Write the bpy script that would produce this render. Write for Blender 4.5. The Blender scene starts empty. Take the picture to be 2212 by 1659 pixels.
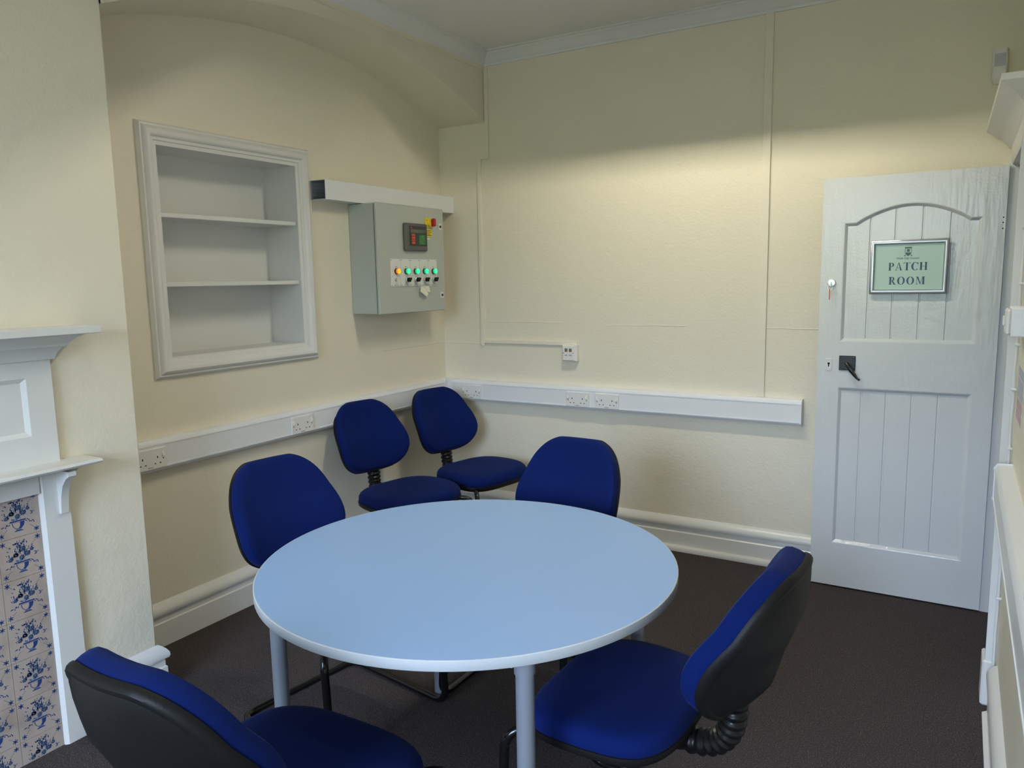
import bpy, math, random
from mathutils import Vector, Matrix
random.seed(7)
PI = math.pi
C = bpy.context.scene.collection
S = bpy.context.scene

# ---------------------------------------------------------------- materials
def mat(name, col, rough=0.5, spec=0.5, metal=0.0, bump=None, coat=0.0, emit=None, sheen=0.0, mottle=None):
    m = bpy.data.materials.new(name); m.use_nodes = True
    nt = m.node_tree; b = nt.nodes['Principled BSDF']
    b.inputs['Base Color'].default_value = (*col, 1)
    b.inputs['Roughness'].default_value = rough
    b.inputs['Specular IOR Level'].default_value = spec
    b.inputs['Metallic'].default_value = metal
    b.inputs['Coat Weight'].default_value = coat
    if coat: b.inputs['Coat Roughness'].default_value = 0.12
    if sheen:
        b.inputs['Sheen Weight'].default_value = sheen
        b.inputs['Sheen Roughness'].default_value = 0.4
        b.inputs['Sheen Tint'].default_value = (0.35, 0.5, 1, 1)
    if emit:
        b.inputs['Emission Color'].default_value = (*emit[0], 1)
        b.inputs['Emission Strength'].default_value = emit[1]
    tc = nt.nodes.new('ShaderNodeTexCoord')
    if mottle:                                   # (scale, second colour, low, high, detail)
        n = nt.nodes.new('ShaderNodeTexNoise'); n.inputs['Scale'].default_value = mottle[0]
        n.inputs['Detail'].default_value = mottle[4]
        r = nt.nodes.new('ShaderNodeMapRange'); r.inputs['From Min'].default_value = mottle[2]; r.inputs['From Max'].default_value = mottle[3]
        mx = nt.nodes.new('ShaderNodeMix'); mx.data_type = 'RGBA'
        mx.inputs['A'].default_value = (*col, 1); mx.inputs['B'].default_value = (*mottle[1], 1)
        nt.links.new(tc.outputs['Object'], n.inputs['Vector']); nt.links.new(n.outputs['Fac'], r.inputs['Value'])
        nt.links.new(r.outputs['Result'], mx.inputs['Factor']); nt.links.new(mx.outputs['Result'], b.inputs['Base Color'])
    if bump:                                     # list of (scale, distance, stretch, detail)
        prev = None
        for sc, dist, st, det in bump:
            mp = nt.nodes.new('ShaderNodeMapping'); mp.inputs['Scale'].default_value = st
            n = nt.nodes.new('ShaderNodeTexNoise'); n.inputs['Scale'].default_value = sc; n.inputs['Detail'].default_value = det
            bp = nt.nodes.new('ShaderNodeBump'); bp.inputs['Distance'].default_value = dist; bp.inputs['Strength'].default_value = 1
            nt.links.new(tc.outputs['Object'], mp.inputs['Vector']); nt.links.new(mp.outputs['Vector'], n.inputs['Vector'])
            nt.links.new(n.outputs['Fac'], bp.inputs['Height'])
            if prev: nt.links.new(prev.outputs['Normal'], bp.inputs['Normal'])
            prev = bp
        nt.links.new(prev.outputs['Normal'], b.inputs['Normal'])
    return m
ONE = (1, 1, 1)
M = {}
M['wall'] = mat('cream_plaster', (0.79, 0.735, 0.60), 0.5, 0.35, bump=[(9, 0.004, ONE, 2), (75, 0.0015, ONE, 3), (230, 0.0006, ONE, 1)])
M['cream'] = mat('cream_painted_conduit', (0.79, 0.74, 0.615), 0.4, 0.4)
M['ceil'] = mat('ceiling_white', (0.78, 0.77, 0.76), 0.7, 0.2, bump=[(60, 0.0004, ONE, 3)])
M['gloss'] = mat('white_gloss_paint', (0.73, 0.725, 0.70), 0.28, 0.5, bump=[(30, 0.0006, ONE, 3)])
M['door'] = mat('white_gloss_door', (0.70, 0.715, 0.72), 0.17, 0.5, bump=[(14, 0.0012, ONE, 2), (45, 0.0016, (1, 1, 0.14), 3), (120, 0.0005, ONE, 2)])
M['shelfw'] = mat('white_eggshell', (0.72, 0.72, 0.70), 0.4, 0.4, bump=[(30, 0.0003, ONE, 2)])
M['blk_wall'] = mat('corridor_grey', (0.3, 0.31, 0.33), 0.7)
M['pvc'] = mat('white_pvc', (0.80, 0.81, 0.83), 0.32, 0.5)
M['socket'] = mat('socket_plastic', (0.80, 0.785, 0.77), 0.22, 0.5)
M['hole'] = mat('dark_hole', (0.008, 0.008, 0.008), 0.8, 0.1)
M['carpet'] = mat('brown_grey_carpet', (0.062, 0.054, 0.056), 1.0, 0.05, bump=[(420, 0.004, ONE, 2), (60, 0.003, ONE, 2)], mottle=(270, (0.34, 0.275, 0.25), 0.55, 0.82, 3))
M['blue'] = mat('blue_fabric', (0.0009, 0.0095, 0.092), 0.9, 0.15, bump=[(700, 0.0006, ONE, 2)], sheen=0.06)
M['blk'] = mat('black_plastic', (0.0075, 0.0072, 0.0072), 0.5, 0.22, bump=[(300, 0.0003, ONE, 2)])
M['blkgloss'] = mat('black_enamel_tube', (0.007, 0.007, 0.007), 0.16, 0.5)
M['rubber'] = mat('black_rubber', (0.006, 0.006, 0.006), 0.33, 0.35)
M['top'] = mat('light_blue_laminate', (0.29, 0.455, 0.76), 0.42, 0.4, bump=[(500, 0.00015, ONE, 2)])
M['edge'] = mat('pale_table_edging', (0.58, 0.61, 0.63), 0.35, 0.5)
M['alu'] = mat('silver_leg_paint', (0.27, 0.295, 0.34), 0.4, 0.5, metal=0.35)
M['alu2'] = mat('brushed_aluminium', (0.62, 0.63, 0.66), 0.32, 0.5, metal=0.75)
M['cab'] = mat('grey_powder_coat', (0.46, 0.485, 0.45), 0.42, 0.4, bump=[(350, 0.0002, ONE, 2)])
M['gask'] = mat('dark_gasket', (0.03, 0.028, 0.022), 0.7)
M['dgrey'] = mat('dark_grey_plastic', (0.10, 0.10, 0.095), 0.45)
M['dgrey2'] = mat('near_black_keypad', (0.028, 0.028, 0.03), 0.4)
M['lcd'] = mat('lcd_grey', (0.10, 0.115, 0.10), 0.25)
M['redk'] = mat('red_keys', (0.62, 0.07, 0.035), 0.5)
M['greenk'] = mat('green_keypad', (0.02, 0.20, 0.055), 0.5)
M['yel'] = mat('yellow_label', (0.80, 0.60, 0.03), 0.45)
M['redh'] = mat('red_switch', (0.35, 0.012, 0.010), 0.35)
M['ink'] = mat('black_ink', (0.03, 0.03, 0.03), 0.6)
M['labw'] = mat('white_label_plate', (0.74, 0.74, 0.72), 0.45)
M['chrome'] = mat('chrome', (0.7, 0.7, 0.72), 0.2, metal=1.0)
M['lampG'] = mat('green_lamp_lit', (0.02, 0.5, 0.25), 0.3, emit=((0.02, 1.0, 0.42), 1.1))
M['lampG2'] = mat('green_lamp_rim', (0.02, 0.45, 0.2), 0.3, emit=((0.04, 0.75, 0.24), 0.45))
M['lampO'] = mat('amber_lamp_lit', (0.8, 0.3, 0.02), 0.3, emit=((1.0, 0.40, 0.01), 1.2))
M['lampO2'] = mat('amber_lamp_rim', (0.7, 0.2, 0.02), 0.3, emit=((0.9, 0.22, 0.01), 0.5))
M['paper'] = mat('cream_paper', (0.74, 0.73, 0.62), 0.7)
M['sheet'] = mat('pale_green_sheet', (0.44, 0.60, 0.50), 0.25, 0.5)
M['navy'] = mat('navy_print', (0.045, 0.10, 0.16), 0.5)
M['iron'] = mat('black_iron', (0.012, 0.012, 0.013), 0.32, 0.5, bump=[(120, 0.0006, ONE, 2)])
M['redtag'] = mat('red_tag', (0.75, 0.10, 0.06), 0.5)
M['tile'] = mat('cream_glazed_tile', (0.46, 0.385, 0.335), 0.22, 0.5, mottle=(9, (0.36, 0.29, 0.245), 0.5, 0.75, 4))
M['grout'] = mat('brown_grout', (0.06, 0.045, 0.03), 0.9)
M['delft'] = mat('tile_blue', (0.022, 0.055, 0.20), 0.3)
M['delft2'] = mat('tile_mid_blue', (0.085, 0.15, 0.31), 0.3)
M['delft3'] = mat('tile_pale_blue', (0.25, 0.31, 0.40), 0.3)
M['notg'] = mat('notice_grey_blue', (0.32, 0.34, 0.42), 0.3)
M['notr'] = mat('notice_dull_red', (0.42, 0.20, 0.24), 0.3)
M['lens'] = mat('sensor_lens', (0.50, 0.52, 0.58), 0.35)
M['soot'] = mat('cast_iron_grate', (0.012, 0.012, 0.012), 0.6)
M['tube'] = mat('lit_fluorescent_tube', (0.9, 0.9, 0.9), 0.5, emit=((1.0, 0.93, 0.74), 1.0))
M['lumg'] = mat('light_housing_grey', (0.22, 0.22, 0.22), 0.6)
def glass_mat():
    m = bpy.data.materials.new('window_glass'); m.use_nodes = True; nt = m.node_tree
    nt.nodes.clear(); o = nt.nodes.new('ShaderNodeOutputMaterial'); g = nt.nodes.new('ShaderNodeBsdfGlossy'); t = nt.nodes.new('ShaderNodeBsdfTransparent')
    g.inputs['Roughness'].default_value = 0.02; x = nt.nodes.new('ShaderNodeMixShader'); x.inputs[0].default_value = 0.06
    nt.links.new(t.outputs[0], x.inputs[1]); nt.links.new(g.outputs[0], x.inputs[2]); nt.links.new(x.outputs[0], o.inputs[0]); return m
M['glass'] = glass_mat()

# ---------------------------------------------------------------- mesh builder
class MB:
    def __init__(s): s.v = []; s.f = []; s.m = []; s.sm = []
    def add(s, vs, fs, mi=0, smooth=False):
        o = len(s.v); s.v += [tuple(v) for v in vs]
        for f in fs: s.f.append([i + o for i in f]); s.m.append(mi); s.sm.append(smooth)
    def quad(s, a, b, c, d, mi=0): s.add([a, b, c, d], [(0, 1, 2, 3)], mi)
    def poly(s, pts, mi=0): s.add(pts, [tuple(range(len(pts)))], mi)
    def box(s, x0, x1, y0, y1, z0, z1, mi=0):
        x0, x1 = min(x0, x1), max(x0, x1); y0, y1 = min(y0, y1), max(y0, y1); z0, z1 = min(z0, z1), max(z0, z1)
        v = [(x0,y0,z0),(x1,y0,z0),(x1,y1,z0),(x0,y1,z0),(x0,y0,z1),(x1,y0,z1),(x1,y1,z1),(x0,y1,z1)]
        s.add(v, [(0,3,2,1),(4,5,6,7),(0,1,5,4),(1,2,6,5),(2,3,7,6),(3,0,4,7)], mi)
    def bbox(s, x0, x1, y0, y1, z0, z1, b=0.003, mi=0):      # box with chamfered edges
        x0, x1 = min(x0, x1), max(x0, x1); y0, y1 = min(y0, y1), max(y0, y1); z0, z1 = min(z0, z1), max(z0, z1)
        b = min(b, (x1-x0)/2.01, (y1-y0)/2.01, (z1-z0)/2.01)
        v = []
        for sx in (0, 1):
            for sy in (0, 1):
                for sz in (0, 1):
                    X = (x0, x1)[sx]; Y = (y0, y1)[sy]; Z = (z0, z1)[sz]
                    dx = b if sx == 0 else -b; dy = b if sy == 0 else -b; dz = b if sz == 0 else -b
                    v += [(X, Y+dy, Z+dz), (X+dx, Y, Z+dz), (X+dx, Y+dy, Z)]
        I = lambda sx, sy, sz, k: (sx*4 + sy*2 + sz)*3 + k
        f = []
        f += [(I(0,0,0,0),I(0,0,1,0),I(0,1,1,0),I(0,1,0,0)), (I(1,0,0,0),I(1,1,0,0),I(1,1,1,0),I(1,0,1,0))]
        f += [(I(0,0,0,1),I(1,0,0,1),I(1,0,1,1),I(0,0,1,1)), (I(0,1,0,1),I(0,1,1,1),I(1,1,1,1),I(1,1,0,1))]
        f += [(I(0,0,0,2),I(0,1,0,2),I(1,1,0,2),I(1,0,0,2)), (I(0,0,1,2),I(1,0,1,2),I(1,1,1,2),I(0,1,1,2))]
        for a in (0, 1):
            for c in (0, 1):
                f.append((I(a,c,0,0),I(a,c,1,0),I(a,c,1,1),I(a,c,0,1)))
                f.append((I(a,0,c,0),I(a,1,c,0),I(a,1,c,2),I(a,0,c,2)))
                f.append((I(0,a,c,1),I(1,a,c,1),I(1,a,c,2),I(0,a,c,2)))
        for a in (0, 1):
            for c in (0, 1):
                for d in (0, 1): f.append((I(a,c,d,0), I(a,c,d,1), I(a,c,d,2)))
        s.add(v, f, mi)
    def extrude(s, prof, p0, p1, ax_u, ax_v, mi=0, caps=True, closed=True, smooth=False, m0=0, m1=0):
        """profile (u,v) swept from p0 to p1; m0/m1 shift each end along the sweep by m*u (mitres)"""
        p0 = Vector(p0); p1 = Vector(p1); au = Vector(ax_u); av = Vector(ax_v); d = (p1-p0).normalized()
        a = [p0 + au*u + av*w + d*(m0*u) for u, w in prof]; b = [p1 + au*u + av*w - d*(m1*u) for u, w in prof]
        n = len(prof); vs = a + b
        fs = [(i, (i+1) % n, n+(i+1) % n, n+i) for i in range(n if closed else n-1)]
        s.add(vs, fs, mi, smooth)
        if caps: s.add(a, [tuple(range(n))][::1], mi); s.add(b, [tuple(reversed(range(n)))], mi)
    def tube(s, pts, r, n=12, mi=0, caps=True, rfun=None, flat=1.0):
        pts = [Vector(p) for p in pts]; N = len(pts); T = []
        for i in range(N):
            a = pts[max(0, i-1)]; b = pts[min(N-1, i+1)]; T.append((b-a).normalized())
        up = Vector((0, 0, 1)) if abs(T[0].z) < 0.9 else Vector((1, 0, 0))
        nrm = (up - T[0]*up.dot(T[0])).normalized(); vs = []
        for i in range(N):
            nrm = (nrm - T[i]*nrm.dot(T[i])).normalized(); bn = T[i].cross(nrm)
            rr = rfun(i, N) if rfun else r
            for k in range(n):
                a = 2*PI*k/n; vs.append(pts[i] + nrm*(math.cos(a)*rr) + bn*(math.sin(a)*rr*flat))
        fs = [(i*n+k, i*n+(k+1) % n, (i+1)*n+(k+1) % n, (i+1)*n+k) for i in range(N-1) for k in range(n)]
        s.add(vs, fs, mi, True)
        if caps: s.add(vs[:n], [tuple(reversed(range(n)))], mi); s.add(vs[-n:], [tuple(range(n))], mi)
    def lathe(s, prof, c, ax, n=24, mi=0, smooth=True):      # prof: (radius, height along ax)
        ax = Vector(ax).normalized(); c = Vector(c)
        u = ax.orthogonal().normalized(); w = ax.cross(u); vs = []
        for r, h in prof:
            for k in range(n):
                a = 2*PI*k/n; vs.append(c + ax*h + u*(r*math.cos(a)) + w*(r*math.sin(a)))
        fs = [(i*n+k, i*n+(k+1) % n, (i+1)*n+(k+1) % n, (i+1)*n+k) for i in range(len(prof)-1) for k in range(n)]
        s.add(vs, fs, mi, smooth)
    def build(s, name, mats, parent=None, fixn=True):
        me = bpy.data.meshes.new(name); me.from_pydata([tuple(v) for v in s.v], [], s.f)
        if not isinstance(mats, (list, tuple)): mats = [mats]
        for m in mats: me.materials.append(m)
        me.polygons.foreach_set('material_index', s.m); me.polygons.foreach_set('use_smooth', s.sm)
        me.update()
        if fixn:
            import bmesh
            bm = bmesh.new(); bm.from_mesh(me)
            bmesh.ops.remove_doubles(bm, verts=[v for v in bm.verts], dist=1e-6)
            bmesh.ops.recalc_face_normals(bm, faces=bm.faces[:]); bm.to_mesh(me); bm.free()
        if fixn: me.shade_smooth(); me.set_sharp_from_angle(angle=math.radians(34))
        o = bpy.data.objects.new(name, me); C.objects.link(o)
        if parent: o.parent = parent
        return o
def tag(o, label=None, cat=None, group=None, kind=None):
    if label: o['label'] = label
    if cat: o['category'] = cat
    if group: o['group'] = group
    if kind: o['kind'] = kind
    return o
def empty(name, loc=(0, 0, 0), rz=0.0):
    o = bpy.data.objects.new(name, None); C.objects.link(o); o.location = loc; o.rotation_euler = (0, 0, rz); o.empty_display_size = 0.1
    return o
def struct(o, label=None):
    o['kind'] = 'structure'
    if label: o['label'] = label
    return o
def copy_tree(o, parent=None):
    c = o.copy(); C.objects.link(c); c.parent = parent
    for ch in list(o.children): copy_tree(ch, c)
    return c
def fillet(pts, r, n=7):
    out = [Vector(pts[0])]
    for i in range(1, len(pts)-1):
        p = Vector(pts[i]); a = Vector(pts[i-1]); b = Vector(pts[i+1])
        da = (a-p); db = (b-p); rr = min(r, da.length*0.49, db.length*0.49)
        A = p + da.normalized()*rr; B = p + db.normalized()*rr
        for k in range(n+1):
            t = k/n; out.append(A*(1-t)**2 + p*(2*t*(1-t)) + B*t*t)
    out.append(Vector(pts[-1])); return out

# ---------------------------------------------------------------- dimensions
XR = 3.085; YR = -6.40; H = 2.885; D = 0.349; YB = -2.413
# floor, ceiling
b = MB(); b.box(-0.6, 4.3, YR-0.2, 0.3, -0.1, 0.0); struct(b.build('floor', M['carpet']), 'dark brown-grey speckled carpet floor')
b = MB(); b.box(-0.6, 4.3, YR-0.2, 0.3, H, H+0.1); struct(b.build('ceiling', M['ceil']), 'plain white plaster ceiling')
# back wall
b = MB(); b.box(-0.6, 4.3, 0, 0.2, 0, H)
def ridge(b, x0, x1, z, h=0.003, side='back'):
    n = max(2, int((x1-x0)/0.05)); zs = [z + random.uniform(-0.002, 0.002) for _ in range(n+1)]
    for i in range(n):
        a = x0+(x1-x0)*i/n; c = x0+(x1-x0)*(i+1)/n
        if side == 'back': P = lambda t, d, zz: (t, -d, zz)
        else: P = lambda t, d, zz: (d, t, zz)
        b.quad(P(a, 0.0, zs[i]+h), P(c, 0.0, zs[i+1]+h), P(c, 0.0022, zs[i+1]), P(a, 0.0022, zs[i]))
        b.quad(P(a, 0.0, zs[i]-h), P(c, 0.0, zs[i+1]-h), P(c, 0.0022, zs[i+1]), P(a, 0.0022, zs[i]))
ridge(b, 0.335, 0.86, 1.283); ridge(b, 1.15, 1.62, 1.272, 0.002); ridge(b, 2.05, 2.33, 1.268); ridge(b, 0.0, 0.285, 1.142)
struct(b.build('wall_back', M['wall']), 'cream roughly plastered wall at the far end')
# left wall : alcove back with the hole of the bookcase, chimney breast and arch in one piece
NY0, NY1, NZ0, NZ1 = -2.012, -1.238, 1.237, 2.128
b = MB()
b.quad((0, YB, 0), (0, 0, 0), (0, 0, NZ0), (0, YB, NZ0)); b.quad((0, YB, NZ1), (0, 0, NZ1), (0, 0, H), (0, YB, H))
b.quad((0, YB, NZ0), (0, NY0, NZ0), (0, NY0, NZ1), (0, YB, NZ1)); b.quad((0, NY1, NZ0), (0, 0, NZ0), (0, 0, NZ1), (0, NY1, NZ1))
ridge(b, -0.62, 0.0, 1.142, side='left')
# arch
ZS = 2.495; RI = 0.245; hc = -YB/2; RA = (hc*hc+RI*RI)/(2*RI); zc = ZS+RI-RA; N = 40
ap = []
for i in range(N+1):
    y = YB*i/N; ap.append((y, zc+math.sqrt(RA*RA-(y+hc)**2)))
vs = [(D, y, z) for y, z in ap] + [(D, y, H) for y, z in ap] + [(0, y, z) for y, z in ap]; n = N+1
b.add(vs, [(i, i+1, n+i+1, n+i) for i in range(N)])
b.add(vs, [(i, i+1, 2*n+i+1, 2*n+i) for i in range(N)], 0, True)
# chimney breast : rounded arris, then front
b.quad((0, YB, 0), (0, YB, H), (D-0.008, YB, H), (D-0.008, YB, 0)); b.quad((D-0.008, YB, 0), (D, YB-0.008, 0), (D, YB-0.008, H), (D-0.008, YB, H))
b.quad((D, YB-0.008, 0), (D, -4.35, 0), (D, -4.35, H), (D, YB-0.008, H)); b.quad((D, -4.35, 0), (0, -4.35, 0), (0, -4.35, H), (D, -4.35, H))
b.quad((0, -4.35, 0), (0, YR, 0), (0, YR, H), (0, -4.35, H))
struct(b.build('wall_left', M['wall'], fixn=False), 'cream left wall with projecting chimney breast and shallow arched alcove')
# right wall with doorway
DY0, DY1, DZ = -0.125, -0.93, 2.0
b = MB(); T = 0.22
b.box(XR, XR+T, DY0, 0.0, 0, H); b.box(XR, XR+T, DY1, DY0, DZ, H); b.box(XR, XR+T, YR, DY1, 0, H)
struct(b.build('wall_right', M['wall']), 'cream wall along the right edge with the doorway')
b = MB(); b.box(XR+0.9, XR+1.0, -1.6, 0.3, 0, H); b.box(XR+T, XR+0.9, -1.6, -1.5, 0, H); struct(b.build('wall_corridor', M['blk_wall']))
# rear wall with window (behind the camera)
WX0, WX1, WZ0, WZ1 = 1.05, 3.02, 0.85, 2.66
b = MB(); b.box(-0.6, WX0, YR-0.25, YR, 0, H); b.box(WX1, XR, YR-0.25, YR, 0, H); b.box(WX0, WX1, YR-0.25, YR, 0, WZ0); b.box(WX0, WX1, YR-0.25, YR, WZ1, H)
struct(b.build('wall_rear', M['wall']))
w = struct(empty('window_1', ((WX0+WX1)/2, YR-0.15, WZ0)))
b = MB(); hw = (WX1-WX0)/2; hh = WZ1-WZ0
for x0, x1 in ((-hw, -hw+0.06), (-0.03, 0.03), (hw-0.06, hw)): b.box(x0, x1, -0.03, 0.03, 0, hh)
for z0, z1 in ((0, 0.07), (hh*0.66, hh*0.66+0.045), (hh-0.06, hh)): b.box(-hw, hw, -0.028, 0.028, z0, z1)
b.build('window_frame', M['gloss'], w)
b = MB(); b.box(-hw, hw, -0.003, 0.003, 0, hh); b.build('pane', M['glass'], w)
b = MB(); b.box(-hw-0.0, hw+0.0, 0.03, 0.19, -0.0, 0.03); b.build('window_sill', M['gloss'], w)

# ---------------------------------------------------------------- cornice, skirting, trims
corn = [(0, 0), (0.012, 0), (0.014, 0.012), (0.022, 0.016), (0.030, 0.028), (0.045, 0.045), (0.062, 0.054), (0.064, 0.062), (0.085, 0.064), (0.085, 0.0705), (0, 0.0705)]
ZC = 2.815
b = MB()
b.extrude(corn, (D, 0, ZC), (XR, 0, ZC), (0, -1, 0), (0, 0, 1), m0=1, m1=1)
b.extrude(corn, (D, YR, ZC), (D, 0, ZC), (1, 0, 0), (0, 0, 1), m0=0, m1=1)
b.extrude(corn, (XR, YR, ZC), (XR, 0, ZC), (-1, 0, 0), (0, 0, 1), m0=0, m1=1)
b.extrude(corn, (D, YR, ZC), (XR, YR, ZC), (0, 1, 0), (0, 0, 1), m0=1, m1=1)
struct(b.build('trim_cornice', M['ceil']), 'white moulded cornice round the ceiling').name = 'trim_1'
b = MB(); b.extrude([(0, 0), (0.011, 0.003), (0.011, 0.025), (0, 0.025)], (D, -4.3, 2.79), (D, 0, 2.79), (1, 0, 0), (0, 0, 1))
struct(b.build('trim_2', M['wall']), 'cream band under the cornice above the arch')
skirt = [(0, 0), (0.022, 0), (0.022, 0.105), (0.017, 0.110), (0.017, 0.132), (0.013, 0.138), (0.028, 0.141), (0.031, 0.150), (0.030, 0.162), (0.022, 0.176), (0.010, 0.188), (0, 0.194)]
bead = [(0.022, 0.0), (0.046, 0.0), (0.048, 0.012), (0.043, 0.024), (0.033, 0.030), (0.022, 0.031)]
b = MB(); b.extrude(skirt, (0, 0, 0), (XR, 0, 0), (0, -1, 0), (0, 0, 1), m0=1, m1=0); b.extrude(bead, (0, 0, 0), (XR, 0, 0), (0, -1, 0), (0, 0, 1), m0=1)
struct(b.build('baseboard_back', M['gloss']), 'white moulded skirting with a round bead along the back wall')
b = MB(); b.extrude(skirt, (0, YB, 0), (0, 0, 0), (1, 0, 0), (0, 0, 1), m1=1)
b.extrude(skirt, (0, YB, 0), (D, YB, 0), (0, 1, 0), (0, 0, 1), m1=-1)
b.extrude(skirt, (D, -2.675, 0), (D, YB, 0), (1, 0, 0), (0, 0, 1), m1=-1)
struct(b.build('baseboard_left', M['gloss']), 'white moulded skirting round the alcove and chimney breast')
b = MB(); b.extrude(skirt, (XR, YR, 0), (XR, -1.10, 0), (-1, 0, 0), (0, 0, 1))
b.extrude([(0.022, 0.0), (0.036, 0.0), (0.036, 0.012), (0.022, 0.02)], (XR, YR, 0), (XR, -1.10, 0), (-1, 0, 0), (0, 0, 1))
struct(b.build('baseboard_right', M['gloss']), 'white skirting along the right wall')
# doorway lining and architrave
b = MB()
b.box(XR-0.029, XR+T, DY0-0.020, DY0+0.006, 0, DZ+0.02); b.box(XR-0.002, XR+T, DY1, DY1+0.022, 0, DZ); b.box(XR-0.002, XR+T, DY1, DY0, DZ-0.022, DZ)
arch = [(0, 0), (0.020, 0), (0.026, 0.012), (0.026, 0.075), (0.034, 0.085), (0.034, 0.105), (0, 0.105)]
b.extrude(arch, (XR, DY1+0.012, 0), (XR, DY1+0.012, 2.05), (-1, 0, 0), (0, -1, 0))
b.extrude(arch, (XR, DY0, 1.985), (XR, DY1-0.09, 1.985), (-1, 0, 0), (0, 0, 1))
b.bbox(XR-0.042, XR, DY1+0.012, DY1-0.098, 0, 0.17, 0.006)
struct(b.build('trim_3', M['gloss']), 'white door frame and architrave at the right edge')
# hood over the doorway
b = MB()
hood = [(0, 0), (0.012, 0.0), (0.018, 0.012), (0.016, 0.024), (0.024, 0.030), (0.036, 0.050), (0.058, 0.076), (0.088, 0.098), (0.100, 0.108), (0.100, 0.128), (0, 0.128)]
def hoodpt(u, v, y, k): return (XR-0.004-u*k, y, 2.035+v)
for (y, k), (y2, k2) in zip([(-1.09, 1.0)], [(-0.03, 1.16)]):
    A = [hoodpt(u, v, y, k) for u, v in hood]; B = [hoodpt(u, v, y2, k2) for u, v in hood]; nn = len(A)
    # returned near end: profile also cuts in along y
    A = [(p[0], p[1]+(0.100-min(q[0], 0.1)), p[2]) for p, q in zip(A, hood)]
    b.add(A+B, [(i, (i+1) % nn, nn+(i+1) % nn, nn+i) for i in range(nn)]); 
    E = [(XR-0.0, p[1], p[2]) for p in A]
    b.add(A+E, [(i, i+1, nn+i+1, nn+i) for i in range(nn-1)])
    b.add(B, [tuple(range(nn))])
struct(b.build('trim_4', M['gloss']), 'white moulded hood over the doorway')

# ---------------------------------------------------------------- recessed bookcase
r = tag(empty('recessed_bookcase', (0, NY0, NZ0)), 'white built-in wall bookcase with two empty shelves in the alcove', 'bookcase')
r_off = Vector((0, NY0, NZ0))
def off(b, o): b.v = [tuple(Vector(v)-o) for v in b.v]; return b
dN = -0.225
b = MB()
b.quad((dN, NY0, NZ0), (dN, NY1, NZ0), (dN, NY1, NZ1), (dN, NY0, NZ1))
b.quad((dN, NY0, NZ0), (0, NY0, NZ0), (0, NY0, NZ1), (dN, NY0, NZ1)); b.quad((dN, NY1, NZ0), (0, NY1, NZ0), (0, NY1, NZ1), (dN, NY1, NZ1))
b.quad((dN, NY0, NZ0), (0, NY0, NZ0), (0, NY1, NZ0), (dN, NY1, NZ0)); b.quad((dN, NY0, NZ1), (0, NY0, NZ1), (0, NY1, NZ1), (dN, NY1, NZ1))
off(b, r_off).build('carcass', M['shelfw'], r)
b = MB()
fr = [(0, -0.004), (0.006, -0.004), (0.008, 0.012), (0.014, 0.014), (0.016, 0.026), (0.026, 0.030), (0.034, 0.040), (0.036, 0.052), (0.030, 0.062), (0.022, 0.068), (0.022, 0.074), (0.008, 0.084), (0, 0.084)]
def ring_frame(b, prof, y0, y1, z0, z1):       # u = out of wall (+x), v = outwards from the opening
    nn = len(prof); rows = []
    for sy, sz in ((0, 0), (1, 0), (1, 1), (0, 1)):
        rows.append([(u, (y0-v if sy == 0 else y1+v), (z0-v if sz == 0 else z1+v)) for u, v in prof])
    for k in range(4):
        A = rows[k]; B = rows[(k+1) % 4]
        b.add(A+B, [(i, i+1, nn+i+1, nn+i) for i in range(nn-1)])
ring_frame(b, fr, NY0, NY1, NZ0, NZ1)
off(b, r_off).build('moulded_frame', M['gloss'], r)
for z, t in ((1.832, 0.0), (1.539, 0.003)):
    b = MB(); b.bbox(dN, -0.012, NY0, NY1, z, z+0.020, 0.002); off(b, r_off).build('shelf', M['shelfw'], r)

# ---------------------------------------------------------------- dado trunking
trk = [(0, 0), (0.038, 0.002), (0.050, 0.016), (0.050, 0.022), (0.0475, 0.0225), (0.0475, 0.1115), (0.050, 0.112), (0.050, 0.118), (0.040, 0.134), (0, 0.135)]
ZT = 0.773
def trunk(name, p0, p1, au, label, m0=0, m1=0, endcap=None):
    o = tag(empty(name, p0), label, 'cable trunking')
    b = MB(); q = Vector(p1)-Vector(p0); b.extrude(trk, (0, 0, 0), q, au, (0, 0, 1), m0=m0, m1=m1); b.build('trunk_body', M['pvc'], o)
    if endcap:
        b = MB(); d = q.normalized(); E0 = q if endcap > 0 else Vector((0, 0, 0)); E1 = E0 + d*0.006*endcap
        pr = [(u+0.003 if u > 0 else 0, v+(0.003 if v > 0.06 else -0.003)) for u, v in trk]
        b.extrude(pr, E0, E1, au, (0, 0, 1)); b.build('end_cap', M['pvc'], o)
    return o
t = trunk('cable_trunking', (0, 0, ZT), (2.235, 0, ZT), (0, -1, 0), 'long white cable trunking running along the back wall to beside the door', m0=1, endcap=1)
trunk('cable_trunking', (0, YB, ZT), (0, 0, ZT), (1, 0, 0), 'white cable trunking on the left alcove wall under the bookcase', m1=1)
trunk('cable_trunking', (XR, -5.6, ZT), (XR, -1.13, ZT), (-1, 0, 0), 'white cable trunking along the right wall past the doorway', endcap=1)
b = MB(); b.extrude([(0, -0.002), (0.053, -0.002), (0.053, 0.137), (0, 0.138)], (0, 0, 0), (0.085, 0, 0), (0, -1, 0), (0, 0, 1), m0=0)
b.extrude([(0, -0.002), (0.053, -0.002), (0.053, 0.137), (0, 0.138)], (0, -0.085, 0), (0, 0, 0), (1, 0, 0), (0, 0, 1), m1=0)
b.build('corner_cover', M['pvc'], t)

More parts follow.
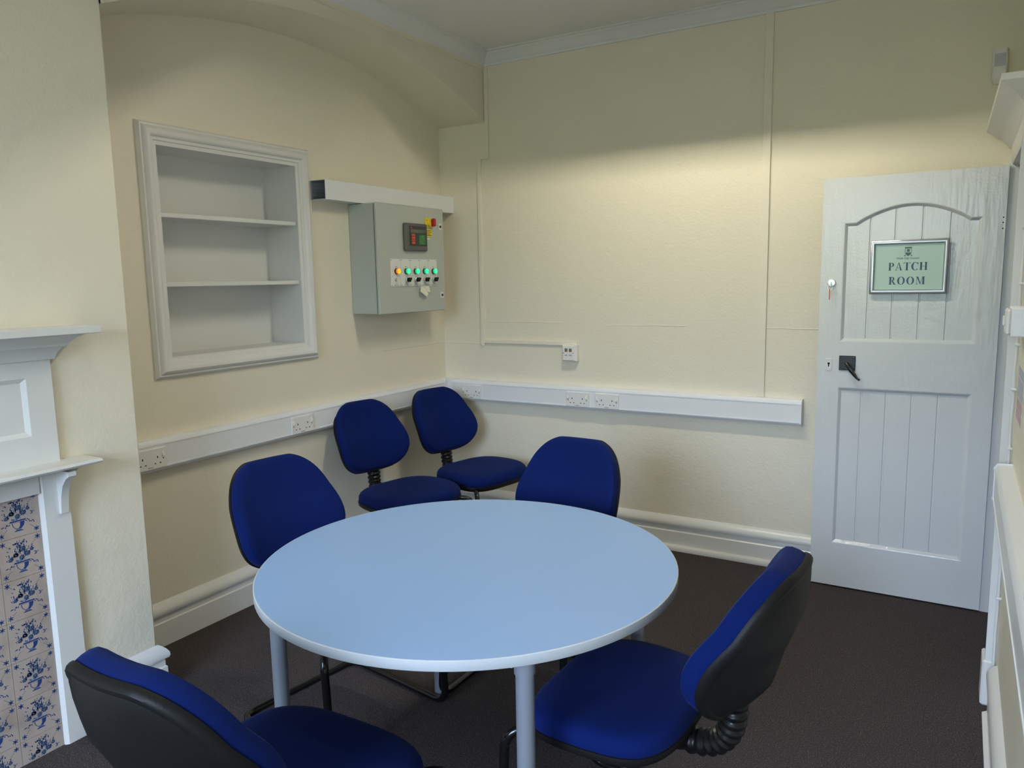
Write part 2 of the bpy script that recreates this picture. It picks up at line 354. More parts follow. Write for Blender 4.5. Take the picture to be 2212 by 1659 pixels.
# ---------------------------------------------------------------- sockets
def make_socket():
    o = empty('double_socket'); W2, Hh = 0.0735, 0.0435
    b = MB(); b.bbox(-W2, W2, -0.0095, 0, -Hh, Hh, 0.0022); b.build('face_plate', M['socket'], o)
    b = MB()
    for cx in (-0.0335, 0.0335):
        b.box(cx-0.0022, cx+0.0022, -0.0099, -0.009, 0.0005, 0.0095)
        for q in (-0.0115, 0.0115): b.box(cx+q-0.0034, cx+q+0.0034, -0.0099, -0.009, -0.0225, -0.0185)
    for sx in (-1, 1): b.lathe([(0, 0.0002), (0.0028, 0.0)], (sx*0.0605, -0.0098, -0.004), (0, -1, 0), 10)
    for k in range(7): b.box(-0.012+k*0.0035, -0.0095+k*0.0035, -0.0098, -0.009, -0.0365, -0.0338)
    b.build('pin_holes', M['hole'], o)
    for sx in (-1, 1):
        b = MB(); b.extrude([(-0.0055, 0.010), (0.0055, 0.010), (0.0055, 0.001), (-0.0055, 0.001)], (sx*0.0605, -0.0085, 0), (sx*0.0605, -0.0112, 0), (1, 0, 0), (0, 0, 1))
        b.add([(sx*0.0605-0.0055, -0.0095, 0.027), (sx*0.0605+0.0055, -0.0095, 0.027), (sx*0.0605+0.0055, -0.0155, 0.006), (sx*0.0605-0.0055, -0.0155, 0.006), (sx*0.0605-0.0055, -0.0095, 0.003), (sx*0.0605+0.0055, -0.0095, 0.003)],
              [(0, 1, 2, 3), (3, 2, 5, 4), (0, 3, 4), (1, 5, 2)]); b.build('rocker_switch', M['socket'], o)
    return o
s0 = make_socket()
SOCK = [((0.236, -0.0475, 0.833), 0, 'white double socket on back wall trunking nearest the corner'),
        ((0.986, -0.0475, 0.833), 0, 'white double socket on back wall trunking, left of the adjacent pair'),
        ((1.174, -0.0475, 0.833), 0, 'white double socket on back wall trunking, right of the adjacent pair'),
        ((0.0475, -1.336, 0.833), PI/2, 'white double socket on left trunking behind the corner chairs'),
        ((0.0475, -2.185, 0.833), PI/2, 'white double socket on left trunking beside the chimney breast')]
for i, (loc, rz, lab) in enumerate(SOCK):
    o = s0 if i == 0 else copy_tree(s0)
    o.location = loc; o.rotation_euler = (0, 0, rz); tag(o, lab, 'socket', 'double sockets on the cable trunking')

# ---------------------------------------------------------------- surface conduits and data socket
b = MB(); z = -0.012
b.bbox(0.352, 0.376, -0.012, 0, 2.296, ZC, 0.0015); b.bbox(0.294, 0.376, -0.0125, 0, 2.276, 2.302, 0.0015); b.bbox(0.289, 0.315, -0.012, 0, 1.128, 2.302, 0.0015)
b.bbox(0.312, 0.965, -0.0125, 0, 1.146, 1.170, 0.0015)
tag(b.build('cable_conduit', M['cream']), 'slim cream conduit stepping down beside the corner to the data socket', 'conduit')
b = MB(); b.bbox(2.006, 2.046, -0.013, 0, 0.908, ZC, 0.0015)
tag(b.build('cable_conduit', M['cream']), 'straight cream conduit from cornice down to the back wall trunking', 'conduit')
o = tag(empty('data_socket', (0.926, 0, 1.104)), 'small white network data socket under the cream conduit on back wall', 'socket')
b = MB()
A = [(-0.048, 0, -0.048), (0.048, 0, -0.048), (0.048, 0, 0.048), (-0.048, 0, 0.048)]; A2 = [(x, -0.030, z) for x, y, z in A]; A3 = [(x*0.74-0.004, -0.042, z*0.86) for x, y, z in A]
b.add(A+A2+A3, [(0,1,5,4),(1,2,6,5),(2,3,7,6),(3,0,4,7),(4,5,9,8),(5,6,10,9),(6,7,11,10),(7,4,8,11),(8,9,10,11)]); b.build('face_plate', M['socket'], o)
b = MB()
mp_ = mat('port_brown', (0.22, 0.15, 0.12), 0.4)
for cx in (-0.018, 0.010): b = MB(); b.box(cx-0.009, cx+0.009, -0.0432, -0.041, 0.008, 0.028); b.box(cx-0.008, cx+0.008, -0.0432, -0.041, -0.014, -0.010); b.build('network_port', mp_, o)
for cx in (-0.036, 0.028): b = MB(); b.lathe([(0, 0.0004), (0.0028, 0)], (cx, -0.0425, 0.001), (0, -1, 0), 10); b.build('screw', M['hole'], o)

# ---------------------------------------------------------------- control cabinet and its trunking (left wall)
def L(y, z, x): return (x, y, z)            # left-wall helper
PX, PY0, PY1, PZ0, PZ1 = 0.2, -0.868, -0.258, 1.366, 1.966
o = tag(empty('control_cabinet', (0, PY0, PZ0)), 'grey wall-mounted electrical control cabinet with lit indicator lamps', 'cabinet'); O0 = Vector((0, PY0, PZ0))
b = MB(); b.bbox(0.0, 0.176, PY0+0.002, PY1-0.002, PZ0+0.002, PZ1-0.002, 0.004); off(b, O0).build('cabinet_body', M['cab'], o)
b = MB(); b.box(0.174, 0.182, PY0+0.006, PY1-0.006, PZ0+0.006, PZ1-0.006); off(b, O0).build('gasket', M['gask'], o)
b = MB(); b.bbox(0.181, PX, PY0, PY1, PZ0, PZ1, 0.004); dr = off(b, O0).build('door', M['cab'], o)
def cab(b, name, m, parent=dr): return off(b, O0).build(name, m, parent)
# operator display
b = MB(); b.bbox(PX, PX+0.022, -0.652, -0.447, 1.714, 1.868, 0.006); ds = cab(b, 'display_unit', M['dgrey'], o)
b = MB(); b.box(PX+0.022, PX+0.0232, -0.618, -0.462, 1.742, 1.852); b2 = cab(b, 'keypad_face', M['dgrey2'], ds)
b = MB(); b.box(PX+0.023, PX+0.0243, -0.608, -0.470, 1.815, 1.833); cab(b, 'screen', M['lcd'], ds)
b = MB()
for k in range(4): b = MB(); b.bbox(PX+0.023, PX+0.0252, -0.600, -0.568, 1.796-k*0.0145, 1.808-k*0.0145, 0.001); cab(b, 'red_key', M['redk'], ds)
b = MB(); b.box(PX+0.0232, PX+0.0236, -0.608, -0.588, 1.841, 1.845); cab(b, 'maker_mark', M['redk'], ds)

b = MB(); b.bbox(PX+0.023, PX+0.0246, -0.532, -0.474, 1.750, 1.806, 0.001); cab(b, 'green_key_pad', M['greenk'], ds)
c0 = (-0.503, 1.778)
for dx, dz in ((0, 1), (0, -1), (1, 0), (-1, 0)):
    b = MB(); cx, cz = c0[0]+dx*0.015, c0[1]+dz*0.016; e = 0.006
    b.poly([(PX+0.025, cx+dx*e, cz+dz*e), (PX+0.025, cx+dz*e-dx*e*0.4, cz+dx*e-dz*e*0.4), (PX+0.025, cx-dz*e-dx*e*0.4, cz-dx*e-dz*e*0.4)])
    cab(b, 'arrow_key', M['redk'], ds)
# isolator
b = MB(); b.bbox(PX, PX+0.004, -0.443, -0.371, 1.853, 1.908, 0.001)
b.lathe([(0, 0.022), (0.024, 0.022), (0.026, 0.018), (0.026, 0)], (PX, -0.402, 1.880), (1, 0, 0), 24); iso = cab(b, 'isolator_plate', M['yel'], o)
b = MB(); b.bbox(PX+0.02, PX+0.048, -0.413, -0.391, 1.857, 1.903, 0.006); cab(b, 'isolator_handle', M['redh'], iso)
for zz in (1.893, 1.860): b = MB(); b.lathe([(0, 0.0002), (0.003, 0)], (PX+0.0042, -0.430, zz), (1, 0, 0), 10); cab(b, 'screw', M['hole'], iso)
b = MB(); b.box(PX, PX+0.001, -0.434, -0.377, 1.798, 1.845); wl = cab(b, 'warning_label', M['yel'], o)
b = MB()
for k, (a, c) in enumerate(((-0.424, -0.390), (-0.430, -0.384), (-0.428, -0.394), (-0.426, -0.382))):
    y = a
    while y < c:
        l = random.uniform(0.004, 0.009); b.box(PX+0.001, PX+0.0014, y, min(y+l, c), 1.833-k*0.009, 1.8365-k*0.009); y += l+0.0016
cab(b, 'label_text', M['ink'], wl)
b = MB(); b.box(PX, PX+0.001, -0.426, -0.400, 1.783, 1.792); cab(b, 'small_label', M['labw'], o)
# indicator plates
ys = [-0.772, -0.683, -0.598, -0.513, -0.428, -0.342]
for i in range(5):
    y0, y1 = ys[i], ys[i+1]; yc = (y0+y1)/2+0.004; base = Vector((PX, y0, 1.516))
    b = MB(); b.bbox(PX, PX+0.004, y0+0.001, y1-0.001, 1.516, 1.668, 0.0008); pl = cab(b, 'indicator_plate', M['labw'], o)
    b = MB()
    for yy in (y0+0.007, y1-0.007):
        for zz in (1.523, 1.661): b = MB(); b.lathe([(0, 0.0003), (0.0026, 0)], (PX+0.0042, yy, zz), (1, 0, 0), 8); cab(b, 'screw', M['hole'], pl)
    b = MB()
    for a, c, zz in ((yc-0.008, yc+0.008, 1.6225), (y0+0.010, y0+0.017, 1.572), (y1-0.020, y1-0.012, 1.574), (yc-0.022, yc+0.022, 1.5215), (yc-0.008, yc+0.008, 1.530)):
        b = MB(); nn = max(3, int((c-a)/0.005)); P_ = []
        for q in range(nn+1): P_.append((a+(c-a)*q/nn, zz+random.uniform(0.0018, 0.0034), zz+random.uniform(0, 0.001)))
        for (ya, ta, ba), (yb_, tb, bb) in zip(P_, P_[1:]): b.quad((PX+0.0042, ya, ba), (PX+0.0042, yb_, bb), (PX+0.0042, yb_, tb), (PX+0.0042, ya, ta))
        cab(b, 'engraving', M['ink'], pl)
    A, B_ = (M['lampO'], M['lampO2']) if i == 0 else (M['lampG'], M['lampG2'])
    b = MB(); b.lathe([(0.0165, 0.0), (0.0165, 0.008), (0.0155, 0.009), (0, 0.009)], (PX+0.004, yc, 1.600), (1, 0, 0), 24); lr = cab(b, 'lamp_bezel', M['gask'], pl)
    b = MB(); b.lathe([(0.0145, 0.0), (0.0145, 0.012), (0.0125, 0.014), (0, 0.014)], (PX+0.012, yc, 1.600), (1, 0, 0), 24); b.m = [1 if f < 24 else 0 for f in range(len(b.f))]
    cab(b, 'indicator_lamp', [A, B_], pl)
    if i == 0:
        b = MB(); b.lathe([(0.011, 0.0), (0.011, 0.006), (0.007, 0.008), (0.007, 0.010), (0, 0.010)], (PX+0.004, yc-0.006, 1.552), (1, 0, 0), 20); cab(b, 'key_switch', M['chrome'], pl)
    else:
        b = MB(); b.lathe([(0.015, 0.0), (0.015, 0.011), (0.013, 0.013), (0, 0.013)], (PX+0.004, yc, 1.552), (1, 0, 0), 24); cab(b, 'switch_collar', M['alu2'], pl)
        b = MB(); Q = Vector((PX+0.017, yc, 1.552)); 
        pr = [(-0.009, -0.011), (0.004, -0.012), (0.016, 0.008), (0.013, 0.012), (-0.004, 0.012), (-0.011, 0.003)]
        b.extrude(pr, Q, Q+Vector((0.016, 0, 0)), (0, 1, 0), (0, 0, 1)); cab(b, 'selector_knob', M['blk'], pl)
for zc2 in (1.862, 1.458):
    b = MB(); b.bbox(PX, PX+0.005, -0.313, -0.283, zc2-0.018, zc2+0.018, 0.001); k = cab(b, 'lock_plate', M['labw'], o)
    b = MB(); b.lathe([(0.008, 0), (0.008, 0.003), (0, 0.003)], (PX+0.005, -0.298, zc2), (1, 0, 0), 14); cab(b, 'lock_hole', M['gask'], k)
b = MB(); b.poly([(PX+0.006, -0.512, 1.514), (PX+0.006, -0.430, 1.514), (PX+0.012, -0.424, 1.478), (PX+0.010, -0.474, 1.480)])
b.poly([(PX+0.006, -0.512, 1.514), (PX+0.010, -0.474, 1.504), (PX+0.026, -0.462, 1.468), (PX+0.032, -0.492, 1.455), (PX+0.022, -0.535, 1.483)])
tag(b.build('paper_label', M['paper']), 'torn cream paper tag stuck under the indicator plates of the grey cabinet', 'paper tag')
# trunking over the cabinet: hollow
o = tag(empty('metal_trunking', (0, -1.135, PZ1)), 'white square trunking above the grey cabinet, its left end open', 'cable trunking'); O1 = Vector((0, -1.135, PZ1))
X1 = 0.1; Z0, Z1 = PZ1, PZ1+0.099; Y0, Y1 = -1.135, -0.001; tt = 0.002
b = MB(); b.box(X1-tt, X1, Y0, Y1, Z0, Z1); b.box(0, X1-tt, Y0, Y1, Z1-tt, Z1); b.box(0, X1-tt, Y0, Y1, Z0, Z0+tt); off(b, O1).build('trunk_cover', M['pvc'], o)
b = MB(); b.box(0.0005, 0.003, Y0-0.006, Y1, Z0+tt, Z1-tt); b.box(0.003, X1-0.01, Y0+0.002, Y1, Z1-tt-0.002, Z1-tt); b.box(0.003, X1-0.01, Y0+0.002, Y1, Z0+tt, Z0+tt+0.002)
for k in range(3): b.box(0.003, 0.02, Y0+0.01, Y1, Z0+0.02+k*0.022, Z0+0.023+k*0.022)
off(b, O1).build('trunk_liner', mat('galvanised_grey', (0.34, 0.37, 0.40), 0.5), o)

# ---------------------------------------------------------------- door
dx0, dx1, dyF, dyB, dz0, dz1 = 2.325, 3.055, -0.160, -0.118, 0.008, 1.981
o = struct(empty('door_1', (dx1, dyB, 0)), 'open white panelled door folded back against the far wall'); OD = Vector((dx1, dyB, 0))
b = MB(); yp = -0.148
def groove_face(b, gx, z0, z1):
    xs = [dx0+0.02] 
    prof = [(dx0+0.01, yp)]
    for g in gx: prof += [(g-0.0045, yp), (g-0.0015, yp+0.004), (g+0.0015, yp+0.004), (g+0.0045, yp)]
    prof.append((dx1-0.01, yp))
    for (xa, ya), (xb, yb_) in zip(prof, prof[1:]): b.quad((xa, ya, z0), (xb, yb_, z0), (xb, yb_, z1), (xa, ya, z1))
groove_face(b, (2.532, 2.636, 2.745, 2.854), 1.10, dz1-0.01); groove_face(b, (2.524, 2.630, 2.737, 2.843), dz0+0.01, 1.10)
b.box(dx0, dx1, yp+0.006, dyB, dz0, dz1)
f0, f1 = 2.420, 2.973; 
for xa, xb in ((dx0, f0), (f1, dx1)): b.quad((xa, dyF, dz0), (xb, dyF, dz0), (xb, dyF, dz1), (xa, dyF, dz1))
b.quad((f0, dyF, dz0), (f1, dyF, dz0), (f1, dyF, 0.227), (f0, dyF, 0.227)); b.quad((f0, dyF, 1.003), (f1, dyF, 1.003), (f1, dyF, 1.221), (f0, dyF, 1.221))
# outer edges
for P, Q in (((dx0, dz0), (dx1, dz0)), ((dx1, dz0), (dx1, dz1)), ((dx1, dz1), (dx0, dz1)), ((dx0, dz1), (dx0, dz0))):
    b.quad((P[0], dyF, P[1]), (Q[0], dyF, Q[1]), (Q[0], yp+0.006, Q[1]), (P[0], yp+0.006, P[1]))
# arched top opening
sh0, sh1, zsh, zap = 2.482, 2.918, 1.776, 1.852
apts = [(f0, zsh), (sh0-0.012, zsh)]
for i in range(1, 21):
    t = i/20; x = sh0-0.012 + (sh1+0.012-(sh0-0.012))*t; apts.append((x, zsh + (zap-zsh)*(math.sin(PI*t)**0.85)))
apts += [(f1, zsh)]
for (xa, za), (xb, zb) in zip(apts, apts[1:]): b.quad((xa, dyF, za), (xb, dyF, zb), (xb, dyF, dz1), (xa, dyF, dz1))
def bevel_loop(b, loop, w):
    n = len(loop); inn = []
    for i in range(n):
        p = Vector(loop[i]); a = Vector(loop[i-1]); c = Vector(loop[(i+1) % n])
        d1 = (p-a).normalized(); d2 = (c-p).normalized(); n1 = Vector((-d1.y, d1.x)); n2 = Vector((-d2.y, d2.x)); m = (n1+n2)
        m = m/max(0.3, m.dot(m))*2 if m.length > 1e-6 else n1
        m = (n1+n2).normalized(); k = w/max(0.35, m.dot(n1)); inn.append(p+m*k)
    for i in range(n):
        j = (i+1) % n; pm = [(loop[i][0]*0.75+inn[i].x*0.25, loop[i][1]*0.75+inn[i].y*0.25), (loop[j][0]*0.75+inn[j].x*0.25, loop[j][1]*0.75+inn[j].y*0.25)]
        b.quad((loop[i][0], dyF, loop[i][1]), (loop[j][0], dyF, loop[j][1]), (pm[1][0], dyF+0.001, pm[1][1]), (pm[0][0], dyF+0.001, pm[0][1]))
        b.quad((pm[0][0], dyF+0.001, pm[0][1]), (pm[1][0], dyF+0.001, pm[1][1]), (inn[j].x, yp+0.001, inn[j].y), (inn[i].x, yp+0.001, inn[i].y))
bevel_loop(b, [(f0, 0.227), (f1, 0.227), (f1, 1.003), (f0, 1.003)], 0.017)
bevel_loop(b, [(f0, 1.221), (f1, 1.221)] + apts[::-1], 0.017)
off(b, OD).build('door_leaf', M['door'], o, fixn=False)
b = MB(); b.bbox(2.422, 2.494, dyF-0.006, dyF, 1.085, 1.155, 0.002)
for x0, x1, z0, z1 in ((2.430, 2.486, 1.144, 1.147), (2.430, 2.486, 1.093, 1.096), (2.430, 2.433, 1.093, 1.147), (2.483, 2.486, 1.093, 1.147)): b.box(x0, x1, dyF-0.008, dyF-0.005, z0, z1)
off(b, OD).build('handle_plate', M['iron'], o)
b = MB(); hp = [(2.457, dyF-0.004, 1.118), (2.458, dyF-0.030, 1.117), (2.466, dyF-0.038, 1.106), (2.480, dyF-0.040, 1.088), (2.495, dyF-0.040, 1.069), (2.508, dyF-0.042, 1.053), (2.516, dyF-0.044, 1.048)]
rad = [0.010, 0.009, 0.010, 0.011, 0.009, 0.006, 0.005]
b.tube(hp, 0.01, 12, rfun=lambda i, N: rad[i], flat=0.75); b.lathe([(0, -0.006), (0.005, -0.004), (0.006, 0), (0.005, 0.004), (0, 0.006)], hp[-1], (1, 0, -0.6), 12)
off(b, OD).build('handle_lever', M['iron'], o)
b = MB(); b.bbox(2.361, 2.391, dyF-0.003, dyF, 1.081, 1.139, 0.001); kp = off(b, OD).build('keyhole_plate', M['gloss'], o)
b = MB(); b.lathe([(0, 0.0003), (0.0055, 0)], (2.376, dyF-0.0032, 1.115), (0, -1, 0), 14); b.box(2.3735, 2.3785, dyF-0.0035, dyF-0.003, 1.100, 1.115)
for q in (2.367, 2.385):
    for zz in (1.087, 1.133): b.lathe([(0, 0.0003), (0.0012, 0)], (q, dyF-0.0032, zz), (0, -1, 0), 8)
off(b, OD).build('keyhole', M['hole'], kp)
b = MB(); b.lathe([(0.0195, 0), (0.019, 0.006), (0.016, 0.009)], (2.375, dyF, 1.499), (0, -1, 0), 28); lk = off(b, OD).build('lock_rose', M['gloss'], o)
b = MB(); b.lathe([(0.016, 0.008), (0.0155, 0.011), (0.006, 0.0115), (0, 0.0115)], (2.375, dyF, 1.499), (0, -1, 0), 28); off(b, OD).build('lock_cylinder', M['chrome'], lk)
for z in (1.72, 1.745, 1.767): b = MB(); b.lathe([(0, 0.0003), (0.003, 0)], (3.045, dyF-0.0003, z), (0, -1, 0), 8); off(b, OD).build('screw_hole', M['hole'], o)
# key with red tag
o = tag(empty('key', (2.375, dyF-0.0115, 1.499)), 'small key with a red tag hanging from the round lock on the white door', 'key')
b = MB(); b.bbox(-0.0012, 0.0012, -0.010, 0.0, -0.008, 0.006, 0.0005); b.bbox(-0.0015, 0.0015, -0.022, -0.008, -0.018, 0.006, 0.001)
ringp = [(0.010*math.cos(a)-0.002, -0.018, -0.022+0.011*math.sin(a)) for a in [2*PI*k/16 for k in range(17)]]; b.tube(ringp, 0.0008, 6); b.build('key_blade', M['chrome'], o)
b = MB(); b.bbox(-0.0055, -0.0015, -0.020, -0.0165, -0.079, -0.027, 0.0008); b.build('key_tag', M['redtag'], o)

# ---------------------------------------------------------------- sign on the door
o = tag(empty('door_sign', (2.695, -0.160, 1.567)), 'silver framed pale green PATCH ROOM sign on the white door', 'sign')
sw2, sh2 = 0.157, 0.1215; b = MB()
prof = [(0, 0), (0.010, 0.0), (0.0135, 0.003), (0.0155, 0.009), (0.015, 0.014), (0.0115, 0.018), (0.006, 0.020), (0.002, 0.0212)]
rows = []
for sx, sz in ((-1, -1), (1, -1), (1, 1), (-1, 1)): rows.append([(sx*(sw2-v), -u, sz*(sh2-v)) for u, v in prof])
for k in range(4): b.add(rows[k]+rows[(k+1) % 4], [(i, i+1, len(prof)+i+1, len(prof)+i) for i in range(len(prof)-1)], 0, True)
b.build('sign_frame', M['alu2'], o)
b = MB(); b.box(-sw2+0.019, sw2-0.019, -0.003, -0.0005, -sh2+0.019, sh2-0.019); sh = b.build('sign_sheet', M['sheet'], o)
ysg = -0.0034; CS = 0; 
def P2(x, z): return (x*1.05-0.003, ysg, z*1.05+0.0045) if CS else (x, ysg, z)
def ring(b, cx, cz, ro, rz, ri, riz, a0=0, a1=2*PI, n=36, icx=0):
    A = []; B_ = []
    for k in range(n+1):
        a = a0+(a1-a0)*k/n; A.append(P2(cx+ro*math.cos(a), cz+rz*math.sin(a))); B_.append(P2(cx+icx+ri*math.cos(a), cz+riz*math.sin(a)))
    b.add(A+B_, [(i, i+1, n+2+i, n+1+i) for i in range(n)])
def letters(b, text, cx, z0, h, g_):
    Wd = dict(P=.68, A=.80, T=.76, C=.78, H=.86, R=.80, O=.86, M=1.02); gap = g_; hx = h*1.07
    tot = sum(Wd[c] for c in text)+gap*(len(text)-1); x = cx-tot*hx/2
    def R(x0, x1, y0, y1): b.quad(P2(x+x0*hx, z0+y0*h), P2(x+x1*hx, z0+y0*h), P2(x+x1*hx, z0+y1*h), P2(x+x0*hx, z0+y1*h))
    def Q(*p): b.poly([P2(x+a*hx, z0+c*h) for a, c in p])
    def E(c0, c1, ro, rz, ri, riz, a0, a1, icx=0): ring(b, x+c0*hx, z0+c1*h, ro*hx, rz*h, ri*hx, riz*h, a0, a1, 28, icx*hx)
    def stem(a, s=.20, lo=True, hi=True):
        R(a, a+s, 0, 1)
        if lo: R(a-.08, a+s+.08, 0, .045)
        if hi: R(a-.08, a+s+.08, .955, 1)
    for c in text:
        w = Wd[c]
        if c in 'PR':
            stem(.10); R(.25, .40, .955, 1); R(.25, .40, .47, .515); E(.38, .735, .27, .27, .09, .20, -PI/2, PI/2)
            if c == 'R': Q((.33, .49), (.50, .49), (.76, .045), (.56, .045)); R(.54, .84, 0, .045)
        elif c == 'H': stem(.09); stem(.60); R(.2, .65, .485, .535)
        elif c == 'T': stem(.295, hi=False); R(.02, .74, .955, 1); Q((.02, 1), (.06, 1), (.045, .78), (.02, .78)); Q((.74, 1), (.70, 1), (.715, .78), (.74, .78)); Q((.04, 1), (.14, .96), (.10, .93), (.04, .84)); Q((.72, 1), (.62, .96), (.66, .93), (.72, .84))
        elif c == 'A': Q((.36, 1), (.44, 1), (.74, .03), (.56, .03)); Q((.36, 1), (.41, 1), (.14, .03), (.09, .03)); R(.20, .58, .30, .345); R(-.01, .25, 0, .045); R(.50, .82, 0, .045)
        elif c == 'O': E(.43, .5, .42, .52, .215, .47, 0, 2*PI)
        elif c == 'C': E(.43, .5, .42, .52, .215, .47, math.radians(48), math.radians(318), .02); Q((.67, .97), (.745, .97), (.745, .66), (.71, .66)); Q((.62, .90), (.745, .97), (.72, .80), (.66, .80))
        elif c == 'M': R(.10, .145, 0, 1); R(.02, .24, 0, .045); stem(.74); R(.02, .20, .955, 1); Q((.08, 1), (.27, 1), (.56, .05), (.47, .05)); Q((.74, 1), (.80, 1), (.52, .05), (.48, .05)); R(.72, .99, .955, 1)
        x += (w+gap)*hx
b = MB(); letters(b, 'PATCH', -0.003, -0.0155, 0.0350, 0.085); b.build('lettering', M['navy'], sh, fixn=False)
b = MB(); letters(b, 'ROOM', -0.004, -0.079, 0.0345, 0.15); b.build('lettering', M['navy'], sh, fixn=False)
CS = 1; b = MB()                                 # small shield above the words
shp = [(-0.013, 0.073), (0.013, 0.073), (0.013, 0.056), (0.010, 0.049), (0, 0.041), (-0.010, 0.049), (-0.013, 0.056)]; inn = [(x*0.86, (z-0.058)*0.88+0.058) for x, z in shp]
for i in range(7): j = (i+1) % 7; b.quad(P2(*shp[i]), P2(*shp[j]), P2(*inn[j]), P2(*inn[i]))
b.quad(P2(-.013, .0745), P2(.013, .0745), P2(.014, .080), P2(-.014, .080))
ring(b, 0, .0645, .006, .006, 0, 0); b.poly([P2(-.0105, .053), P2(-.006, .0585), P2(0, .0545), P2(.006, .0585), P2(.0105, .053), P2(.007, .047), P2(0, .042), P2(-.007, .047)])
for s_ in (-1, 1): b.poly([P2(s_*.007, .0435), P2(s_*.016, .047), P2(s_*.014, .0405), P2(s_*.010, .0425)])
b.build('crest', mat('crest_green', (0.07, 0.14, 0.12), 0.5), sh, fixn=False)
tx = bpy.data.curves.new('t', 'FONT'); tx.body = 'Wells City Council'; tx.size = 0.0118; tx.align_x = 'CENTER'; tx.extrude = 0.0; tx.offset = 0.00018
to = bpy.data.objects.new('t', tx); C.objects.link(to); bpy.context.view_layer.update()
me = bpy.data.meshes.new_from_object(to.evaluated_get(bpy.context.evaluated_depsgraph_get())); bpy.data.objects.remove(to)
me.transform(Matrix.Translation((-0.004, ysg, 0.0345)) @ Matrix.Rotation(PI/2, 4, 'X')); me.materials.clear(); me.materials.append(M['navy'])
so = bpy.data.objects.new('small_lettering', me); C.objects.link(so); so.parent = sh

# ---------------------------------------------------------------- fireplace on the chimney breast
FX = D; o = tag(empty('fireplace', (FX, -3.30, 0)), 'white painted timber fireplace surround with mantel and overmantel', 'fireplace'); OF = Vector((FX, -3.30, 0)); FY = -3.30
def fp(b, name, m, parent=o): return off(b, OF).build(name, m, parent)
jr, jl = -2.690, -2.782          # outer and inner edge of the jamb
for side in (1, -1):
    b = MB(); Y = lambda y: y if side > 0 else 2*FY-y
    b.extrude([(0, 0), (0.019, 0.0), (0.019, jr-jl-0.010), (0.010, jr-jl), (0, jr-jl)], (FX, Y(jr), 0), (FX, Y(jr), 0.95), (1, 0, 0), (0, -side, 0)); fp(b, 'jamb', M['gloss'])
b = MB(); b.box(FX, FX+0.019, 2*FY-jl, jl, 0.885, 0.95); fp(b, 'frieze', M['gloss'])
# shelf with moulded nose
b = MB()
def shelf_ring(prof, zb):           # prof: (out, up) -> returned mould on three sides
    n = len(prof); R_ = []; y1 = -2.708
    for u, v in prof:
        R_.append([(FX, y1+u, zb+v), (FX+0.018+u, y1+u, zb+v), (FX+0.018+u, 2*FY-y1-u, zb+v), (FX, 2*FY-y1-u, zb+v)])
    for i in range(n-1):
        for k in range(3): b.quad(R_[i][k], R_[i][k+1], R_[i+1][k+1], R_[i+1][k])
    b.poly(R_[-1]); b.poly(R_[0])
shelf_ring([(0.0, 0), (0.020, 0.002), (0.075, 0.010), (0.088, 0.014), (0.092, 0.020), (0.090, 0.027), (0.085, 0.030), (0.0, 0.030)], 0.949); fp(b, 'lower_shelf', M['gloss'])
for side in (1, -1):
    Y = (lambda y: y) if side > 0 else (lambda y: 2*FY-y)
    b = MB(); br = [(0, 0.802), (0.010, 0.802), (0.014, 0.83), (0.020, 0.865), (0.034, 0.90), (0.056, 0.925), (0.072, 0.934), (0.075, 0.936), (0.075, 0.951), (0, 0.951)]
    b.extrude(br, (FX+0.019, Y(-2.702), 0), (FX+0.019, Y(-2.727), 0), (1, 0, 0), (0, 0, 1)); fp(b, 'bracket', M['gloss'])
# overmantel with sunk panel
b = MB(); y1 = -2.708; y0 = 2*FY-y1; z0, z1 = 0.979, 1.345; xf = FX+0.019; xs = FX+0.009
py1, py0, pz0, pz1 = -2.788, 2*FY+2.788, 1.075, 1.262
b.box(FX, xs, y0, y1, z0, z1)
for a, c, d_, e in ((y0, py0, z0, z1), (py1, y1, z0, z1), (py0, py1, z0, pz0), (py0, py1, pz1, z1)): b.quad((xf, a, d_), (xf, c, d_), (xf, c, e), (xf, a, e))
for (a, c), (d_, e) in (((y1, z0), (y1, z1)), ((y0, z0), (y0, z1))): b.quad((xf, a, c), (xf, d_, e), (FX, d_, e), (FX, a, c))
lp = [(py0, pz0), (py1, pz0), (py1, pz1), (py0, pz1)]; li = [(py0+.014, pz0+.014), (py1-.014, pz0+.014), (py1-.014, pz1-.014), (py0+.014, pz1-.014)]
for i in range(4): j = (i+1) % 4; b.quad((xf, *lp[i]), (xf, *lp[j]), (xs, *li[j]), (xs, *li[i]))
fp(b, 'overmantel_panel', M['gloss'])
b = MB(); shelf_ring([(0.0, 0), (0.010, 0.001), (0.012, 0.006), (0.016, 0.018), (0.026, 0.034), (0.036, 0.041), (0.040, 0.043), (0.042, 0.050), (0.060, 0.068), (0.076, 0.076), (0.080, 0.079), (0.112, 0.081), (0.114, 0.083), (0.114, 0.104), (0.112, 0.106), (0, 0.106)], 1.316); fp(b, 'upper_shelf', M['gloss'])
# tiled slips with painted flower vases
b = MB(); tw, th = 0.1325, 0.1345; xt = FX+0.004; gr = 0.0011
b.box(FX, xt-0.0012, 2*FY-jl, jl, 0, 0.886, 1)
motif = []
rnd = random.Random(3)
def leaf(x, y, l, w, a, m):
    ca, sa = math.cos(a), math.sin(a); pts = []
    for t, s_ in ((0, 0), (.25, .8), (.6, 1), (1, 0), (.6, -1), (.25, -.8)): pts.append((x+ca*t*l-sa*s_*w/2, y+sa*t*l+ca*s_*w/2))
    motif.append((pts, m))
def disc(x, y, r_, m, n=10, ry=None): motif.append(([(x+r_*math.cos(2*PI*k/n), y+(ry or r_)*math.sin(2*PI*k/n)) for k in range(n)], m))
